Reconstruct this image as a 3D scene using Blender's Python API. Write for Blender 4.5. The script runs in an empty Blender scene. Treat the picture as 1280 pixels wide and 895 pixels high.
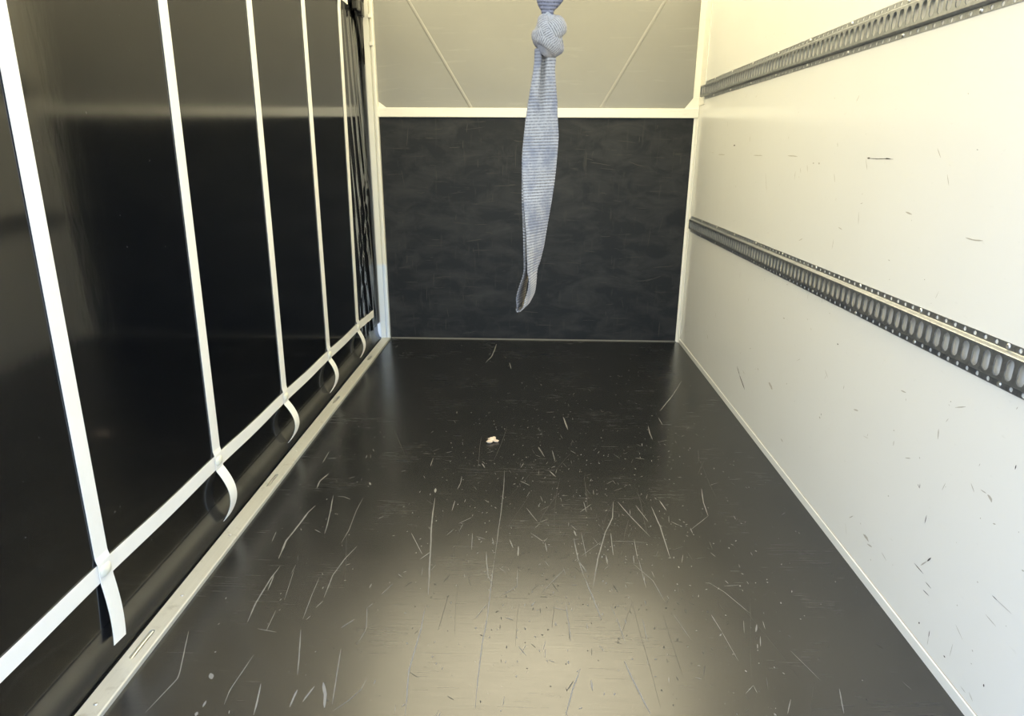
import bpy, math, random
from mathutils import Vector, Matrix, noise
from mathutils.geometry import tessellate_polygon

# ------------------------------------------------------------------ camera, sky, sun, exposure
S = bpy.context.scene
COL = S.collection
CAM_Z = 1.3048
cam_data = bpy.data.cameras.new('camera')
cam_data.sensor_width = 36.0
cam_data.lens = 22.715
cam_data.clip_start = 0.02
cam = bpy.data.objects.new('camera', cam_data)
cam.location = (0, 0, CAM_Z)
cam.rotation_euler = (1.2626526, -0.0049779, 0.0309831)
COL.objects.link(cam)
S.camera = cam

SUN_EL, SUN_AZ = math.radians(52), math.radians(1)          # the sun stands high in front of the body
world = bpy.data.worlds.new('sky')
S.world = world
world.use_nodes = True
wn = world.node_tree
sky = wn.nodes.new('ShaderNodeTexSky')
sky.sky_type = 'NISHITA'
sky.sun_disc = False
sky.sun_elevation = SUN_EL
sky.sun_rotation = SUN_AZ
sky.air_density = 1.0
sky.dust_density = 2.0
haze = wn.nodes.new('ShaderNodeHueSaturation')               # hazy, milky sky
haze.inputs['Saturation'].default_value = 0.8
wn.links.new(sky.outputs[0], haze.inputs['Color'])
wn.links.new(haze.outputs[0], wn.nodes['Background'].inputs[0])
wn.nodes['Background'].inputs[1].default_value = 0.61

sun_data = bpy.data.lights.new('sun', 'SUN')
sun_data.energy = 5.5
sun_data.angle = math.radians(0.6)
sun_data.color = (1.0, 0.95, 0.86)
sun = bpy.data.objects.new('sun', sun_data)
d = Vector((math.sin(SUN_AZ) * math.cos(SUN_EL), math.cos(SUN_AZ) * math.cos(SUN_EL), math.sin(SUN_EL)))
sun.rotation_euler = (-d).to_track_quat('-Z', 'Y').to_euler()
sun.location = d * 12
COL.objects.link(sun)

S.view_settings.view_transform = 'Standard'
S.view_settings.look = 'None'
S.view_settings.gamma = 1.0
S.view_settings.use_curve_mapping = False
S.view_settings.exposure = 0.75
S.cycles.max_bounces = 14
S.cycles.diffuse_bounces = 8
S.cycles.glossy_bounces = 6
S.cycles.transmission_bounces = 6
S.cycles.caustics_reflective = True

# ------------------------------------------------------------------ measures (metres)
XL, XR = -1.024, 1.076          # inner edge of the side sill, face of the right wall
XC = -1.11                      # plane of the side curtain
Y0, Y1 = 0.88, 4.54             # rear opening, face of the bulkhead
ZR = 2.36                       # roof
random.seed(7)

# ------------------------------------------------------------------ helpers
class MB:
    """collects faces and links them as one mesh object"""
    def __init__(self):
        self.v, self.f, self.m, self.uv = [], [], [], {}
    def add(self, vs, fs, mat=0):
        n = len(self.v)
        self.v += [tuple(p) for p in vs]
        self.f += [tuple(i + n for i in q) for q in fs]
        self.m += [mat] * len(fs)
        return n
    def box(self, a, b, mat=0, bev=0.0):
        (x0, y0, z0), (x1, y1, z1) = a, b
        if bev <= 0:
            vs = [(x, y, z) for z in (z0, z1) for y in (y0, y1) for x in (x0, x1)]
            self.add(vs, [(0, 2, 3, 1), (4, 5, 7, 6), (0, 1, 5, 4), (2, 6, 7, 3), (0, 4, 6, 2), (1, 3, 7, 5)], mat)
        else:
            self.bevel_box(a, b, bev, mat)
    def bevel_box(self, a, b, r, mat=0):
        import bmesh
        bm = bmesh.new()
        bmesh.ops.create_cube(bm, size=1)
        for v in bm.verts:
            v.co = Vector([(a[i] + b[i]) / 2 + v.co[i] * (b[i] - a[i]) for i in range(3)])
        bmesh.ops.bevel(bm, geom=bm.edges[:], offset=r, segments=2, profile=0.5, affect='EDGES')
        bm.verts.index_update()
        self.add([v.co for v in bm.verts], [[v.index for v in q.verts] for q in bm.faces], mat)
        bm.free()
    def grid(self, rows, mat=0, close_u=False, flip=False):
        """rows: list of equal-length point rows"""
        n = len(rows[0])
        base = len(self.v)
        for r in rows:
            self.v += [tuple(p) for p in r]
        for i in range(len(rows) - 1):
            for j in range(n if close_u else n - 1):
                k = (j + 1) % n
                q = (base + i * n + j, base + i * n + k, base + (i + 1) * n + k, base + (i + 1) * n + j)
                self.f.append(q[::-1] if flip else q)
                self.m.append(mat)
        return base
    def prism(self, poly, z0, z1, axis, mat=0):
        """poly of 2D points extruded along axis (0,1,2) from z0 to z1"""
        def P(p, h):
            q = list(p); q.insert(axis, h); return q
        n = len(poly)
        vs = [P(p, z0) for p in poly] + [P(p, z1) for p in poly]
        fs = [tuple(range(n))[::-1], tuple(range(n, 2 * n))] + [(i, (i + 1) % n, n + (i + 1) % n, n + i) for i in range(n)]
        self.add(vs, fs, mat)
    def build(self, name, mats, parent=None, smooth=False, **props):
        me = bpy.data.meshes.new(name)
        me.from_pydata(self.v, [], self.f)
        if not isinstance(mats, (list, tuple)):
            mats = [mats]
        for m in mats:
            me.materials.append(m)
        if len(mats) > 1:
            me.polygons.foreach_set('material_index', self.m)
        if smooth:
            me.polygons.foreach_set('use_smooth', [True] * len(me.polygons))
        if self.uv:
            lay = me.uv_layers.new(name='UVMap')
            for lp in me.loops:
                lay.data[lp.index].uv = self.uv.get(lp.vertex_index, (0, 0))
        me.update()
        o = bpy.data.objects.new(name, me)
        COL.objects.link(o)
        if parent is not None:
            o.parent = parent
            o.matrix_parent_inverse = Matrix.Translation(-Vector(parent.location))
        for k, val in props.items():
            o[k] = val
        return o

def recalc(o):
    import bmesh
    bm = bmesh.new(); bm.from_mesh(o.data)
    bmesh.ops.recalc_face_normals(bm, faces=bm.faces[:])
    bm.to_mesh(o.data); bm.free()
    return o

def tag(o, label, cat, group=None):
    o['label'] = label; o['category'] = cat
    if group: o['group'] = group
    return o

def thing(name, label, cat, loc=(0, 0, 0), group=None):
    o = bpy.data.objects.new(name, None)
    o.location = loc
    o.empty_display_size = 0.1
    COL.objects.link(o)
    return tag(o, label, cat, group)

# ------------------------------------------------------------------ materials
def mat(name, color, rough=0.5, metal=0.0, spec=0.5, coat=0.0):
    m = bpy.data.materials.new(name)
    m.use_nodes = True
    b = m.node_tree.nodes['Principled BSDF']
    b.inputs['Base Color'].default_value = (*color, 1)
    b.inputs['Roughness'].default_value = rough
    b.inputs['Metallic'].default_value = metal
    b.inputs['Specular IOR Level'].default_value = spec
    b.inputs['Coat Weight'].default_value = coat
    return m

class NT:
    def __init__(self, m):
        self.t = m.node_tree; self.n = self.t.nodes; self.b = self.n['Principled BSDF']
    def new(self, kind, **kw):
        o = self.n.new(kind)
        for k, v in kw.items(): setattr(o, k, v)
        return o
    def link(self, a, b): self.t.links.new(a, b)
    def coord(self, scale=(1, 1, 1), rot=(0, 0, 0)):
        tc = self.new('ShaderNodeTexCoord'); mp = self.new('ShaderNodeMapping')
        mp.inputs['Scale'].default_value = scale; mp.inputs['Rotation'].default_value = rot
        self.link(tc.outputs['Object'], mp.inputs[0])
        return mp.outputs[0]
    def noise(self, vec, scale=5, detail=4, rough=0.55, dist=0.0):
        t = self.new('ShaderNodeTexNoise')
        t.inputs['Scale'].default_value = scale; t.inputs['Detail'].default_value = detail
        t.inputs['Roughness'].default_value = rough; t.inputs['Distortion'].default_value = dist
        self.link(vec, t.inputs['Vector'])
        return t.outputs['Fac']
    def ramp(self, fac, stops):
        r = self.new('ShaderNodeValToRGB')
        e = r.color_ramp.elements
        while len(e) < len(stops): e.new(0.5)
        for el, (p, c) in zip(e, stops):
            el.position = p; el.color = (*c, 1) if len(c) == 3 else c
        self.link(fac, r.inputs[0])
        return r.outputs[0]
    def mix(self, fac, a, b, blend='MIX'):
        x = self.new('ShaderNodeMix', data_type='RGBA', blend_type=blend)
        for sock, val in ((x.inputs[0], fac), (x.inputs[6], a), (x.inputs[7], b)):
            if isinstance(val, (int, float)): sock.default_value = val
            elif isinstance(val, tuple): sock.default_value = (*val, 1)
            else: self.link(val, sock)
        return x.outputs[2]
    def math(self, op, a, b=0.0):
        x = self.new('ShaderNodeMath', operation=op)
        for sock, val in ((x.inputs[0], a), (x.inputs[1], b)):
            if isinstance(val, (int, float)): sock.default_value = val
            else: self.link(val, sock)
        return x.outputs[0]
    def bump(self, h, strength=0.2, dist=0.002, normal=None):
        b = self.new('ShaderNodeBump')
        b.inputs['Strength'].default_value = strength; b.inputs['Distance'].default_value = dist
        self.link(h, b.inputs['Height'])
        if normal is not None: self.link(normal, b.inputs['Normal'])
        self.link(b.outputs[0], self.b.inputs['Normal'])
        return b.outputs[0]

# black phenolic film floor: cross grain, worn haze, tiny pale flecks
M_FLOOR = mat('black_floor_film', (0.016, 0.016, 0.016), 0.3, spec=0.85)
t = NT(M_FLOOR)
grain = t.noise(t.coord((2.2, 60, 1)), 3.0, 5, 0.6)
cloud = t.noise(t.coord((1.3, 1.7, 1)), 2.2, 6, 0.6)
fl = t.noise(t.coord((1.6, 1, 1)), 95, 2, 0.5)
fleck = t.ramp(fl, [(0.70, (0, 0, 0)), (0.745, (1, 1, 1))])
dens = t.ramp(t.noise(t.coord(), 2.6, 3, 0.5), [(0.46, (0, 0, 0)), (0.66, (1, 1, 1))])
base = t.mix(grain, (0.006, 0.0065, 0.008), (0.014, 0.0145, 0.0165))
base = t.mix(t.ramp(cloud, [(0.4, (0, 0, 0)), (0.75, (0.5, 0.5, 0.5))]), base, (0.019, 0.0195, 0.021))
base = t.mix(t.math('MULTIPLY', fleck, dens), base, (0.16, 0.155, 0.145))
t.link(base, t.b.inputs['Base Color'])
r1 = t.math('ADD', t.math('MULTIPLY', cloud, 0.12), 0.13)
r2 = t.math('ADD', r1, t.math('MULTIPLY', grain, 0.12))
t.link(r2, t.b.inputs['Roughness'])
t.bump(grain, 0.11, 0.0015)
M_SCRATCH = mat('pale_scratch', (0.21, 0.205, 0.195), 0.65, spec=0.2)
M_SCRATCH_FAINT = mat('faint_scratch', (0.075, 0.073, 0.068), 0.6, spec=0.25)

# scuffed black bulkhead board
M_BOARD = mat('scuffed_black_board', (0.014, 0.014, 0.015), 0.55, spec=0.35)
t = NT(M_BOARD)
sm = t.noise(t.coord((3.0, 1, 6.0)), 1.6, 5, 0.6, 0.6)
vs_ = t.noise(t.coord((26, 1, 3.5)), 1.5, 4, 0.6, 0.3)
hs_ = t.noise(t.coord((3.5, 1, 30)), 1.5, 4, 0.6, 0.3)
base = t.mix(t.ramp(sm, [(0.42, (0, 0, 0)), (0.78, (1, 1, 1))]), (0.0075, 0.0085, 0.0110), (0.033, 0.0335, 0.035))
base = t.mix(t.ramp(vs_, [(0.60, (0, 0, 0)), (0.78, (0.7, 0.7, 0.7))]), base, (0.040, 0.038, 0.035))
base = t.mix(t.ramp(hs_, [(0.62, (0, 0, 0)), (0.78, (0.8, 0.8, 0.8))]), base, (0.046, 0.044, 0.039))
t.link(base, t.b.inputs['Base Color'])

M_RUB = mat('rubbed_board', (0.046, 0.044, 0.040), 0.6, spec=0.3)

# white painted side wall
M_WALL = mat('white_wall_paint', (0.80, 0.785, 0.745), 0.2, spec=0.5)
t = NT(M_WALL)
c = t.noise(t.coord(), 1.7, 4, 0.55)
f = t.noise(t.coord((1, 1, 2.5)), 28, 4, 0.6)
base = t.mix(c, (0.79, 0.775, 0.73), (0.83, 0.82, 0.785))
base = t.mix(t.ramp(f, [(0.66, (0, 0, 0)), (0.80, (0.25, 0.25, 0.25))]), base, (0.55, 0.53, 0.48))
t.link(base, t.b.inputs['Base Color'])
t.link(t.math('ADD', t.math('MULTIPLY', c, 0.12), 0.13), t.b.inputs['Roughness'])
t.bump(t.noise(t.coord((1, 1, 1)), 9, 5, 0.6), 0.06, 0.004)
M_SCUFF_D = mat('dark_scuff', (0.06, 0.05, 0.04), 0.7)
M_SCUFF_G = mat('grey_scuff', (0.42, 0.39, 0.33), 0.6)

# beige bulkhead sheet
M_SHEET = mat('beige_bulkhead_sheet', (0.42, 0.40, 0.36), 0.42)
t = NT(M_SHEET)
c = t.noise(t.coord((1, 1, 1.5)), 2.0, 4, 0.6)
w = t.noise(t.coord((1.2, 1, 14)), 2.0, 4, 0.6, 0.5)
base = t.mix(c, (0.235, 0.23, 0.215), (0.285, 0.28, 0.262))
base = t.mix(t.ramp(w, [(0.6, (0, 0, 0)), (0.75, (0.35, 0.35, 0.35))]), base, (0.36, 0.35, 0.325))
t.link(base, t.b.inputs['Base Color'])
M_RIB = mat('pale_sheet_rib', (0.295, 0.288, 0.268), 0.42)

# cream trim, corner profiles
M_TRIM = mat('cream_trim', (0.86, 0.83, 0.74), 0.35)
t = NT(M_TRIM)
c = t.noise(t.coord((6, 6, 30)), 3, 4, 0.6)
t.link(t.mix(t.ramp(c, [(0.58, (0, 0, 0)), (0.8, (0.5, 0.5, 0.5))]), (0.86, 0.83, 0.74), (0.66, 0.62, 0.53)), t.b.inputs['Base Color'])

# corner post: cream above, bluish over its lower half metre
M_POST = mat('post_paint', (0.8, 0.8, 0.78), 0.3)
t = NT(M_POST)
tc = t.new('ShaderNodeTexCoord'); sp = t.new('ShaderNodeSeparateXYZ')
t.link(tc.outputs['Object'], sp.inputs[0])
lo = t.ramp(sp.outputs['Z'], [(0.535, (1, 1, 1)), (0.560, (0, 0, 0))])
st = t.noise(t.coord((40, 40, 1.5)), 2, 4, 0.6)
cc = t.mix(lo, (0.82, 0.80, 0.72), (0.76, 0.83, 0.93))
t.link(t.mix(t.math('MULTIPLY', st, 0.15), cc, (0.55, 0.56, 0.56)), t.b.inputs['Base Color'])

# bare aluminium sill
M_ALU = mat('worn_aluminium', (0.74, 0.72, 0.66), 0.42, 0.35)
t = NT(M_ALU)
a = t.noise(t.coord((60, 2.0, 60)), 2, 4, 0.6)
b_ = t.noise(t.coord((8, 8, 8)), 3, 4, 0.6)
base = t.mix(a, (0.66, 0.65, 0.59), (0.54, 0.53, 0.48))
base = t.mix(t.ramp(b_, [(0.6, (0, 0, 0)), (0.74, (0.6, 0.6, 0.6))]), base, (0.40, 0.38, 0.33))
t.link(base, t.b.inputs['Base Color'])
t.link(t.math('ADD', t.math('MULTIPLY', a, 0.2), 0.32), t.b.inputs['Roughness'])

# galvanised rail
M_GALV = mat('galvanised_steel', (0.46, 0.47, 0.47), 0.42, 0.9)
t = NT(M_GALV); t.b.inputs['Roughness'].default_value = 0.42
v = t.new('ShaderNodeTexVoronoi'); v.inputs['Scale'].default_value = 90
t.link(t.coord(), v.inputs['Vector'])
t.link(t.mix(v.outputs['Color'], (0.31, 0.32, 0.33), (0.43, 0.44, 0.45)), t.b.inputs['Base Color'])
M_STEEL = mat('bright_zinc', (0.78, 0.77, 0.73), 0.3, 0.9)

# vinyl curtain
M_VINYL = mat('black_vinyl', (0.0015, 0.002, 0.0035), 0.26, spec=0.8)
t = NT(M_VINYL); t.b.inputs['IOR'].default_value = 1.7
n1 = t.noise(t.coord(), 3.0, 4, 0.55)
t.link(t.math('ADD', t.math('MULTIPLY', n1, 0.08), 0.07), t.b.inputs['Roughness'])
n2 = t.noise(t.coord((1, 2.5, 0.7)), 5.0, 4, 0.5)
t.bump(n2, 0.035, 0.010)
fk = t.noise(t.coord(), 70, 2, 0.5)
t.link(t.mix(t.ramp(fk, [(0.76, (0, 0, 0)), (0.79, (1, 1, 1))]), (0.0015, 0.002, 0.0035), (0.07, 0.075, 0.08)), t.b.inputs['Base Color'])
M_HEM = mat('matt_hem_vinyl', (0.005, 0.0055, 0.007), 0.25, spec=0.9)
M_BUCKLE = mat('black_plastic', (0.012, 0.012, 0.012), 0.25)

# white webbing on the curtain
M_WEB = mat('white_webbing', (0.84, 0.83, 0.79), 0.6, spec=0.3)
t = NT(M_WEB)
wv = t.noise(t.coord((1, 60, 60)), 12, 3, 0.6)
t.link(t.mix(t.noise(t.coord(), 9, 4, 0.6), (0.80, 0.79, 0.74), (0.88, 0.87, 0.84)), t.b.inputs['Base Color'])
t.bump(wv, 0.15, 0.001)
M_TACK = mat('cream_tack', (0.74, 0.73, 0.62), 0.45)

# grey-blue pull webbing, woven ribs along its length (UV.y runs along it)
def webbing(name, ca, cb):
    m = mat(name, ca, 0.75, spec=0.2)
    t = NT(m)
    uv = t.new('ShaderNodeUVMap')
    sx = t.new('ShaderNodeSeparateXYZ'); t.link(uv.outputs[0], sx.inputs[0])
    # ribs across the band, each broken up a little along its width
    wav = t.math('ADD', t.math('MULTIPLY', sx.outputs['Y'], 2 * math.pi / 0.0040), t.math('MULTIPLY', sx.outputs['X'], 55))
    rib = t.math('ADD', t.math('MULTIPLY', t.math('SINE', wav), 0.5), 0.5)
    yarn = t.noise(t.coord((1, 1, 1)), 420, 2, 0.5)
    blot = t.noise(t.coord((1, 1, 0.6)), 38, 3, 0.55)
    c = t.mix(t.ramp(rib, [(0.1, (0, 0, 0)), (0.6, (1, 1, 1))]), tuple(x * 0.66 for x in ca), cb)
    c = t.mix(t.ramp(yarn, [(0.4, (0, 0, 0)), (0.65, (0.4, 0.4, 0.4))]), c, tuple(min(1, x * 1.35) for x in cb))
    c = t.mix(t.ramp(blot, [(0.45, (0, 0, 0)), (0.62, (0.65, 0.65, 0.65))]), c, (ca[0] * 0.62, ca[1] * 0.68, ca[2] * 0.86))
    t.link(c, t.b.inputs['Base Color'])
    t.bump(t.math('ADD', rib, t.math('MULTIPLY', yarn, 0.5)), 0.6, 0.0008)
    return m
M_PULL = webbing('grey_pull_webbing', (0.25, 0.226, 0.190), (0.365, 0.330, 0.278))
M_PULL_SHADED = webbing('shaded_pull_webbing', (0.13, 0.12, 0.125), (0.20, 0.185, 0.19))  # darker copy: the shadow above the knot is put into the colour

M_CHIP = mat('beige_scrap', (0.72, 0.56, 0.42), 0.7)
t = NT(M_CHIP)
t.link(t.mix(t.noise(t.coord(), 60, 4, 0.6), (0.50, 0.34, 0.22), (0.86, 0.74, 0.60)), t.b.inputs['Base Color'])

# translucent roof sheet: sunlight glows through it
M_ROOF = bpy.data.materials.new('translucent_roof_sheet')
M_ROOF.use_nodes = True
rn = M_ROOF.node_tree
for n in list(rn.nodes): rn.nodes.remove(n)
out = rn.nodes.new('ShaderNodeOutputMaterial'); mx = rn.nodes.new('ShaderNodeMixShader')
tr = rn.nodes.new('ShaderNodeBsdfTranslucent'); df = rn.nodes.new('ShaderNodeBsdfDiffuse')
rf = rn.nodes.new('ShaderNodeBsdfRefraction'); mx2 = rn.nodes.new('ShaderNodeMixShader')   # glass-fibre sheet: part of the sunlight keeps its direction
tr.inputs[0].default_value = (0.92, 0.79, 0.43, 1); df.inputs[0].default_value = (0.85, 0.80, 0.66, 1)
rf.inputs['Color'].default_value = (0.96, 0.90, 0.72, 1)
rf.inputs['Roughness'].default_value = 0.75; rf.inputs['IOR'].default_value = 1.35
mx.inputs[0].default_value = 0.35
mx2.inputs[0].default_value = 0.05
rn.links.new(tr.outputs[0], mx.inputs[1]); rn.links.new(df.outputs[0], mx.inputs[2])
rn.links.new(mx.outputs[0], mx2.inputs[1]); rn.links.new(rf.outputs[0], mx2.inputs[2]); rn.links.new(mx2.outputs[0], out.inputs[0])

M_FRAME = mat('painted_frame', (0.6, 0.6, 0.58), 0.5)
M_GROUND = mat('asphalt', (0.16, 0.16, 0.165), 0.9)
t = NT(M_GROUND)
t.link(t.mix(t.noise(t.coord(), 30, 5, 0.7), (0.12, 0.12, 0.125), (0.22, 0.22, 0.22)), t.b.inputs['Base Color'])
M_SEAL = mat('grey_sealant', (0.10, 0.10, 0.10), 0.5)

# ------------------------------------------------------------------ marks measured on the real surfaces
FLOOR_SCRATCHES = [
    (5.07, [(-0.848, 2.442), (-0.865, 2.376), (-0.859, 2.318)]),
    (5.69, [(-0.82, 2.181), (-0.833, 2.132), (-0.837, 2.066), (-0.843, 1.992), (-0.848, 1.945), (-0.834, 1.839)]),
    (3.48, [(-0.775, 2.261), (-0.754, 2.158), (-0.738, 2.07), (-0.726, 1.993)]),
    (2.71, [(-0.91, 2.65), (-0.905, 2.538)]),
    (2.70, [(-0.896, 2.581), (-0.855, 2.587)]),
    (2.41, [(-0.757, 2.254), (-0.73, 2.253), (-0.698, 2.233)]),
    (2.25, [(-0.904, 1.998), (-0.895, 1.935)]),
    (3.08, [(-0.591, 1.921), (-0.613, 1.844), (-0.627, 1.76), (-0.622, 1.648)]),
    (1.70, [(-0.652, 2.247), (-0.654, 2.152), (-0.646, 2.016), (-0.651, 1.937)]),
    (2.26, [(-0.541, 2.117), (-0.559, 2.095)]),
    (7.42, [(-0.657, 2.373), (-0.646, 2.35)]),
    (8.38, [(-0.377, 2.334), (-0.373, 2.299)]),
    (4.24, [(-0.368, 2.258), (-0.361, 2.155), (-0.35, 2.036), (-0.334, 1.919), (-0.327, 1.855), (-0.317, 1.776), (-0.304, 1.672)]),
    (3.47, [(-0.305, 1.62), (-0.302, 1.526), (-0.305, 1.438), (-0.308, 1.363), (-0.3, 1.299), (-0.291, 1.225)]),
    (2.24, [(-0.103, 2.501), (-0.1, 2.338), (-0.102, 2.174), (-0.106, 2.037), (-0.108, 1.928), (-0.11, 1.863)]),
    (3.16, [(-0.111, 1.859), (-0.113, 1.748), (-0.115, 1.577), (-0.122, 1.471), (-0.124, 1.34), (-0.123, 1.251)]),
    (3.00, [(-0.141, 1.905), (-0.137, 1.858), (-0.126, 1.774), (-0.112, 1.739)]),
    (1.85, [(-0.119, 1.639), (-0.15, 1.569)]),
    (2.44, [(-0.281, 2.442), (-0.28, 2.383), (-0.287, 2.331)]),
    (2.30, [(-0.287, 2.241), (-0.29, 2.162)]),
    (2.21, [(-0.21, 2.121), (-0.254, 2.077)]),
    (2.16, [(-0.268, 2.039), (-0.29, 1.997)]),
    (2.11, [(-0.198, 2.017), (-0.192, 1.914)]),
    (2.24, [(-0.006, 2.196), (0.036, 2.1)]),
    (3.19, [(0.011, 2.025), (0.057, 1.972), (0.071, 1.996)]),
    (3.13, [(0.062, 1.965), (0.067, 1.913)]),
    (3.04, [(-0.034, 2.409), (0.007, 2.373)]),
    (5.00, [(0.09, 2.503), (0.115, 2.453)]),
    (5.10, [(-0.205, 2.561), (-0.189, 2.52)]),
    (3.15, [(-0.064, 1.983), (-0.049, 1.93)]),
    (4.13, [(-0.032, 1.942), (-0.031, 1.884)]),
    (2.12, [(-0.418, 2.009), (-0.357, 1.882)]),
    (3.09, [(-0.331, 1.897), (-0.36, 1.853)]),
    (3.99, [(0.044, 2.729), (0.071, 2.639)]),
    (2.64, [(0.107, 2.706), (0.117, 2.598)]),
    (2.60, [(-0.427, 2.607), (-0.427, 2.528)]),
    (3.22, [(0.334, 2.257), (0.317, 2.137), (0.279, 2.036), (0.237, 1.876), (0.207, 1.721)]),
    (2.83, [(0.351, 2.257), (0.385, 2.153), (0.437, 2.018)]),
    (2.29, [(0.418, 2.232), (0.447, 2.116)]),
    (3.33, [(0.477, 2.224), (0.485, 2.084), (0.483, 1.893)]),
    (3.53, [(0.517, 2.273), (0.53, 2.199)]),
    (3.02, [(0.707, 2.375), (0.687, 2.266), (0.68, 2.165)]),
    (1.71, [(0.68, 2.165), (0.589, 2.064)]),
    (2.30, [(0.218, 2.252), (0.223, 2.174)]),
    (2.29, [(0.246, 2.234), (0.198, 2.173)]),
    (2.65, [(0.299, 2.037), (0.292, 1.9)]),
    (3.07, [(0.164, 1.999), (0.171, 1.874), (0.184, 1.781)]),
    (6.47, [(0.167, 2.047), (0.174, 2.012)]),
    (2.11, [(0.193, 2.032), (0.2, 1.889)]),
    (2.11, [(0.377, 2.0), (0.372, 1.881)]),
    (2.66, [(0.477, 2.644), (0.52, 2.633)]),
    (1.57, [(0.26, 1.98), (0.179, 1.888)]),
    (1.61, [(0.297, 1.985), (0.368, 1.985), (0.422, 1.979)]),
    (4.03, [(0.17, 1.87), (0.194, 1.804)]),
    (3.81, [(0.184, 1.781), (0.205, 1.671), (0.22, 1.582)]),
    (2.01, [(0.375, 1.878), (0.375, 1.731)]),
    (1.99, [(0.354, 1.853), (0.403, 1.768), (0.422, 1.667)]),
    (1.95, [(0.124, 1.82), (0.048, 1.698)]),
    (1.93, [(-0.031, 1.806), (-0.031, 1.721), (-0.089, 1.668)]),
    (3.74, [(0.026, 1.653), (0.013, 1.632)]),
    (2.73, [(-0.061, 1.579), (-0.04, 1.569)]),
    (3.31, [(0.145, 1.388), (0.121, 1.32), (0.099, 1.239)]),
    (4.21, [(0.265, 1.42), (0.283, 1.337), (0.306, 1.251)]),
    (2.28, [(0.119, 1.648), (0.126, 1.487)]),
    (1.81, [(0.265, 1.591), (0.278, 1.485)]),
    (1.83, [(0.341, 1.587), (0.34, 1.495)]),
    (5.01, [(0.17, 1.35), (0.171, 1.316)]),
    (2.79, [(-0.961, 1.488), (-0.906, 1.335), (-0.902, 1.315), (-0.924, 1.21)]),
    (4.05, [(-0.815, 1.799), (-0.82, 1.73), (-0.82, 1.613), (-0.81, 1.533)]),
    (3.08, [(-0.816, 1.748), (-0.807, 1.675)]),
    (1.52, [(-0.761, 1.778), (-0.739, 1.632)]),
    (1.97, [(-0.667, 1.745), (-0.662, 1.651), (-0.654, 1.55)]),
    (1.92, [(-0.747, 1.584), (-0.741, 1.496)]),
    (2.71, [(-0.645, 1.507), (-0.615, 1.407), (-0.596, 1.34)]),
    (2.22, [(-0.739, 1.406), (-0.75, 1.283), (-0.744, 1.24)]),
    (3.45, [(-0.68, 1.308), (-0.67, 1.269), (-0.658, 1.212)]),
    (4.25, [(-0.579, 1.292), (-0.58, 1.238)]),
    (4.25, [(-0.539, 1.305), (-0.553, 1.255)]),
    (1.89, [(-0.77, 1.506), (-0.71, 1.494)]),
    (10.88, [(-0.826, 1.337), (-0.813, 1.318)]),
    (5.26, [(-0.794, 1.25), (-0.793, 1.23)]),
    (6.95, [(-0.799, 1.216), (-0.797, 1.204)]),
    (1.68, [(-0.412, 1.335), (-0.418, 1.298), (-0.44, 1.263), (-0.471, 1.229)]),
    (2.16, [(-0.509, 1.437), (-0.493, 1.341), (-0.477, 1.249)]),
    (7.61, [(-0.521, 1.318), (-0.504, 1.28), (-0.494, 1.239)]),
    (1.95, [(-0.424, 1.723), (-0.45, 1.667)]),
    (1.84, [(-0.479, 1.61), (-0.458, 1.514), (-0.469, 1.458)]),
    (2.78, [(-0.502, 1.556), (-0.532, 1.518)]),
    (1.90, [(-0.464, 1.628), (-0.478, 1.606)]),
    (5.89, [(-0.242, 4.416), (-0.247, 4.265), (-0.258, 4.121), (-0.29, 3.987)]),
    (5.54, [(-0.133, 3.994), (-0.119, 3.872)]),
    (5.05, [(0.913, 3.689), (0.809, 3.445), (0.693, 3.206)]),
    (3.63, [(0.596, 3.005), (0.59, 2.922), (0.59, 2.845)]),
    (5.88, [(0.176, 3.102), (0.191, 2.942)]),
    (3.03, [(0.668, 3.116), (0.671, 3.023)]),
    (5.35, [(0.044, 2.739), (0.065, 2.663)]),
    (1.99, [(0.579, 1.765), (0.616, 1.72), (0.666, 1.622)]),
    (2.36, [(0.548, 1.613), (0.559, 1.544)]),
    (1.38, [(0.559, 1.544), (0.573, 1.431)]),
    (1.43, [(0.636, 1.591), (0.622, 1.539)]),
    (1.30, [(0.586, 1.348), (0.557, 1.319)]),
    (1.31, [(0.586, 1.348), (0.588, 1.323)]),
    (2.68, [(0.803, 1.345), (0.79, 1.302), (0.78, 1.268)]),
    (1.39, [(0.435, 1.613), (0.464, 1.506)]),
    (1.38, [(0.728, 1.475), (0.766, 1.372)]),
    (4.77, [(0.669, 1.576), (0.656, 1.545)]),
]
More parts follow.
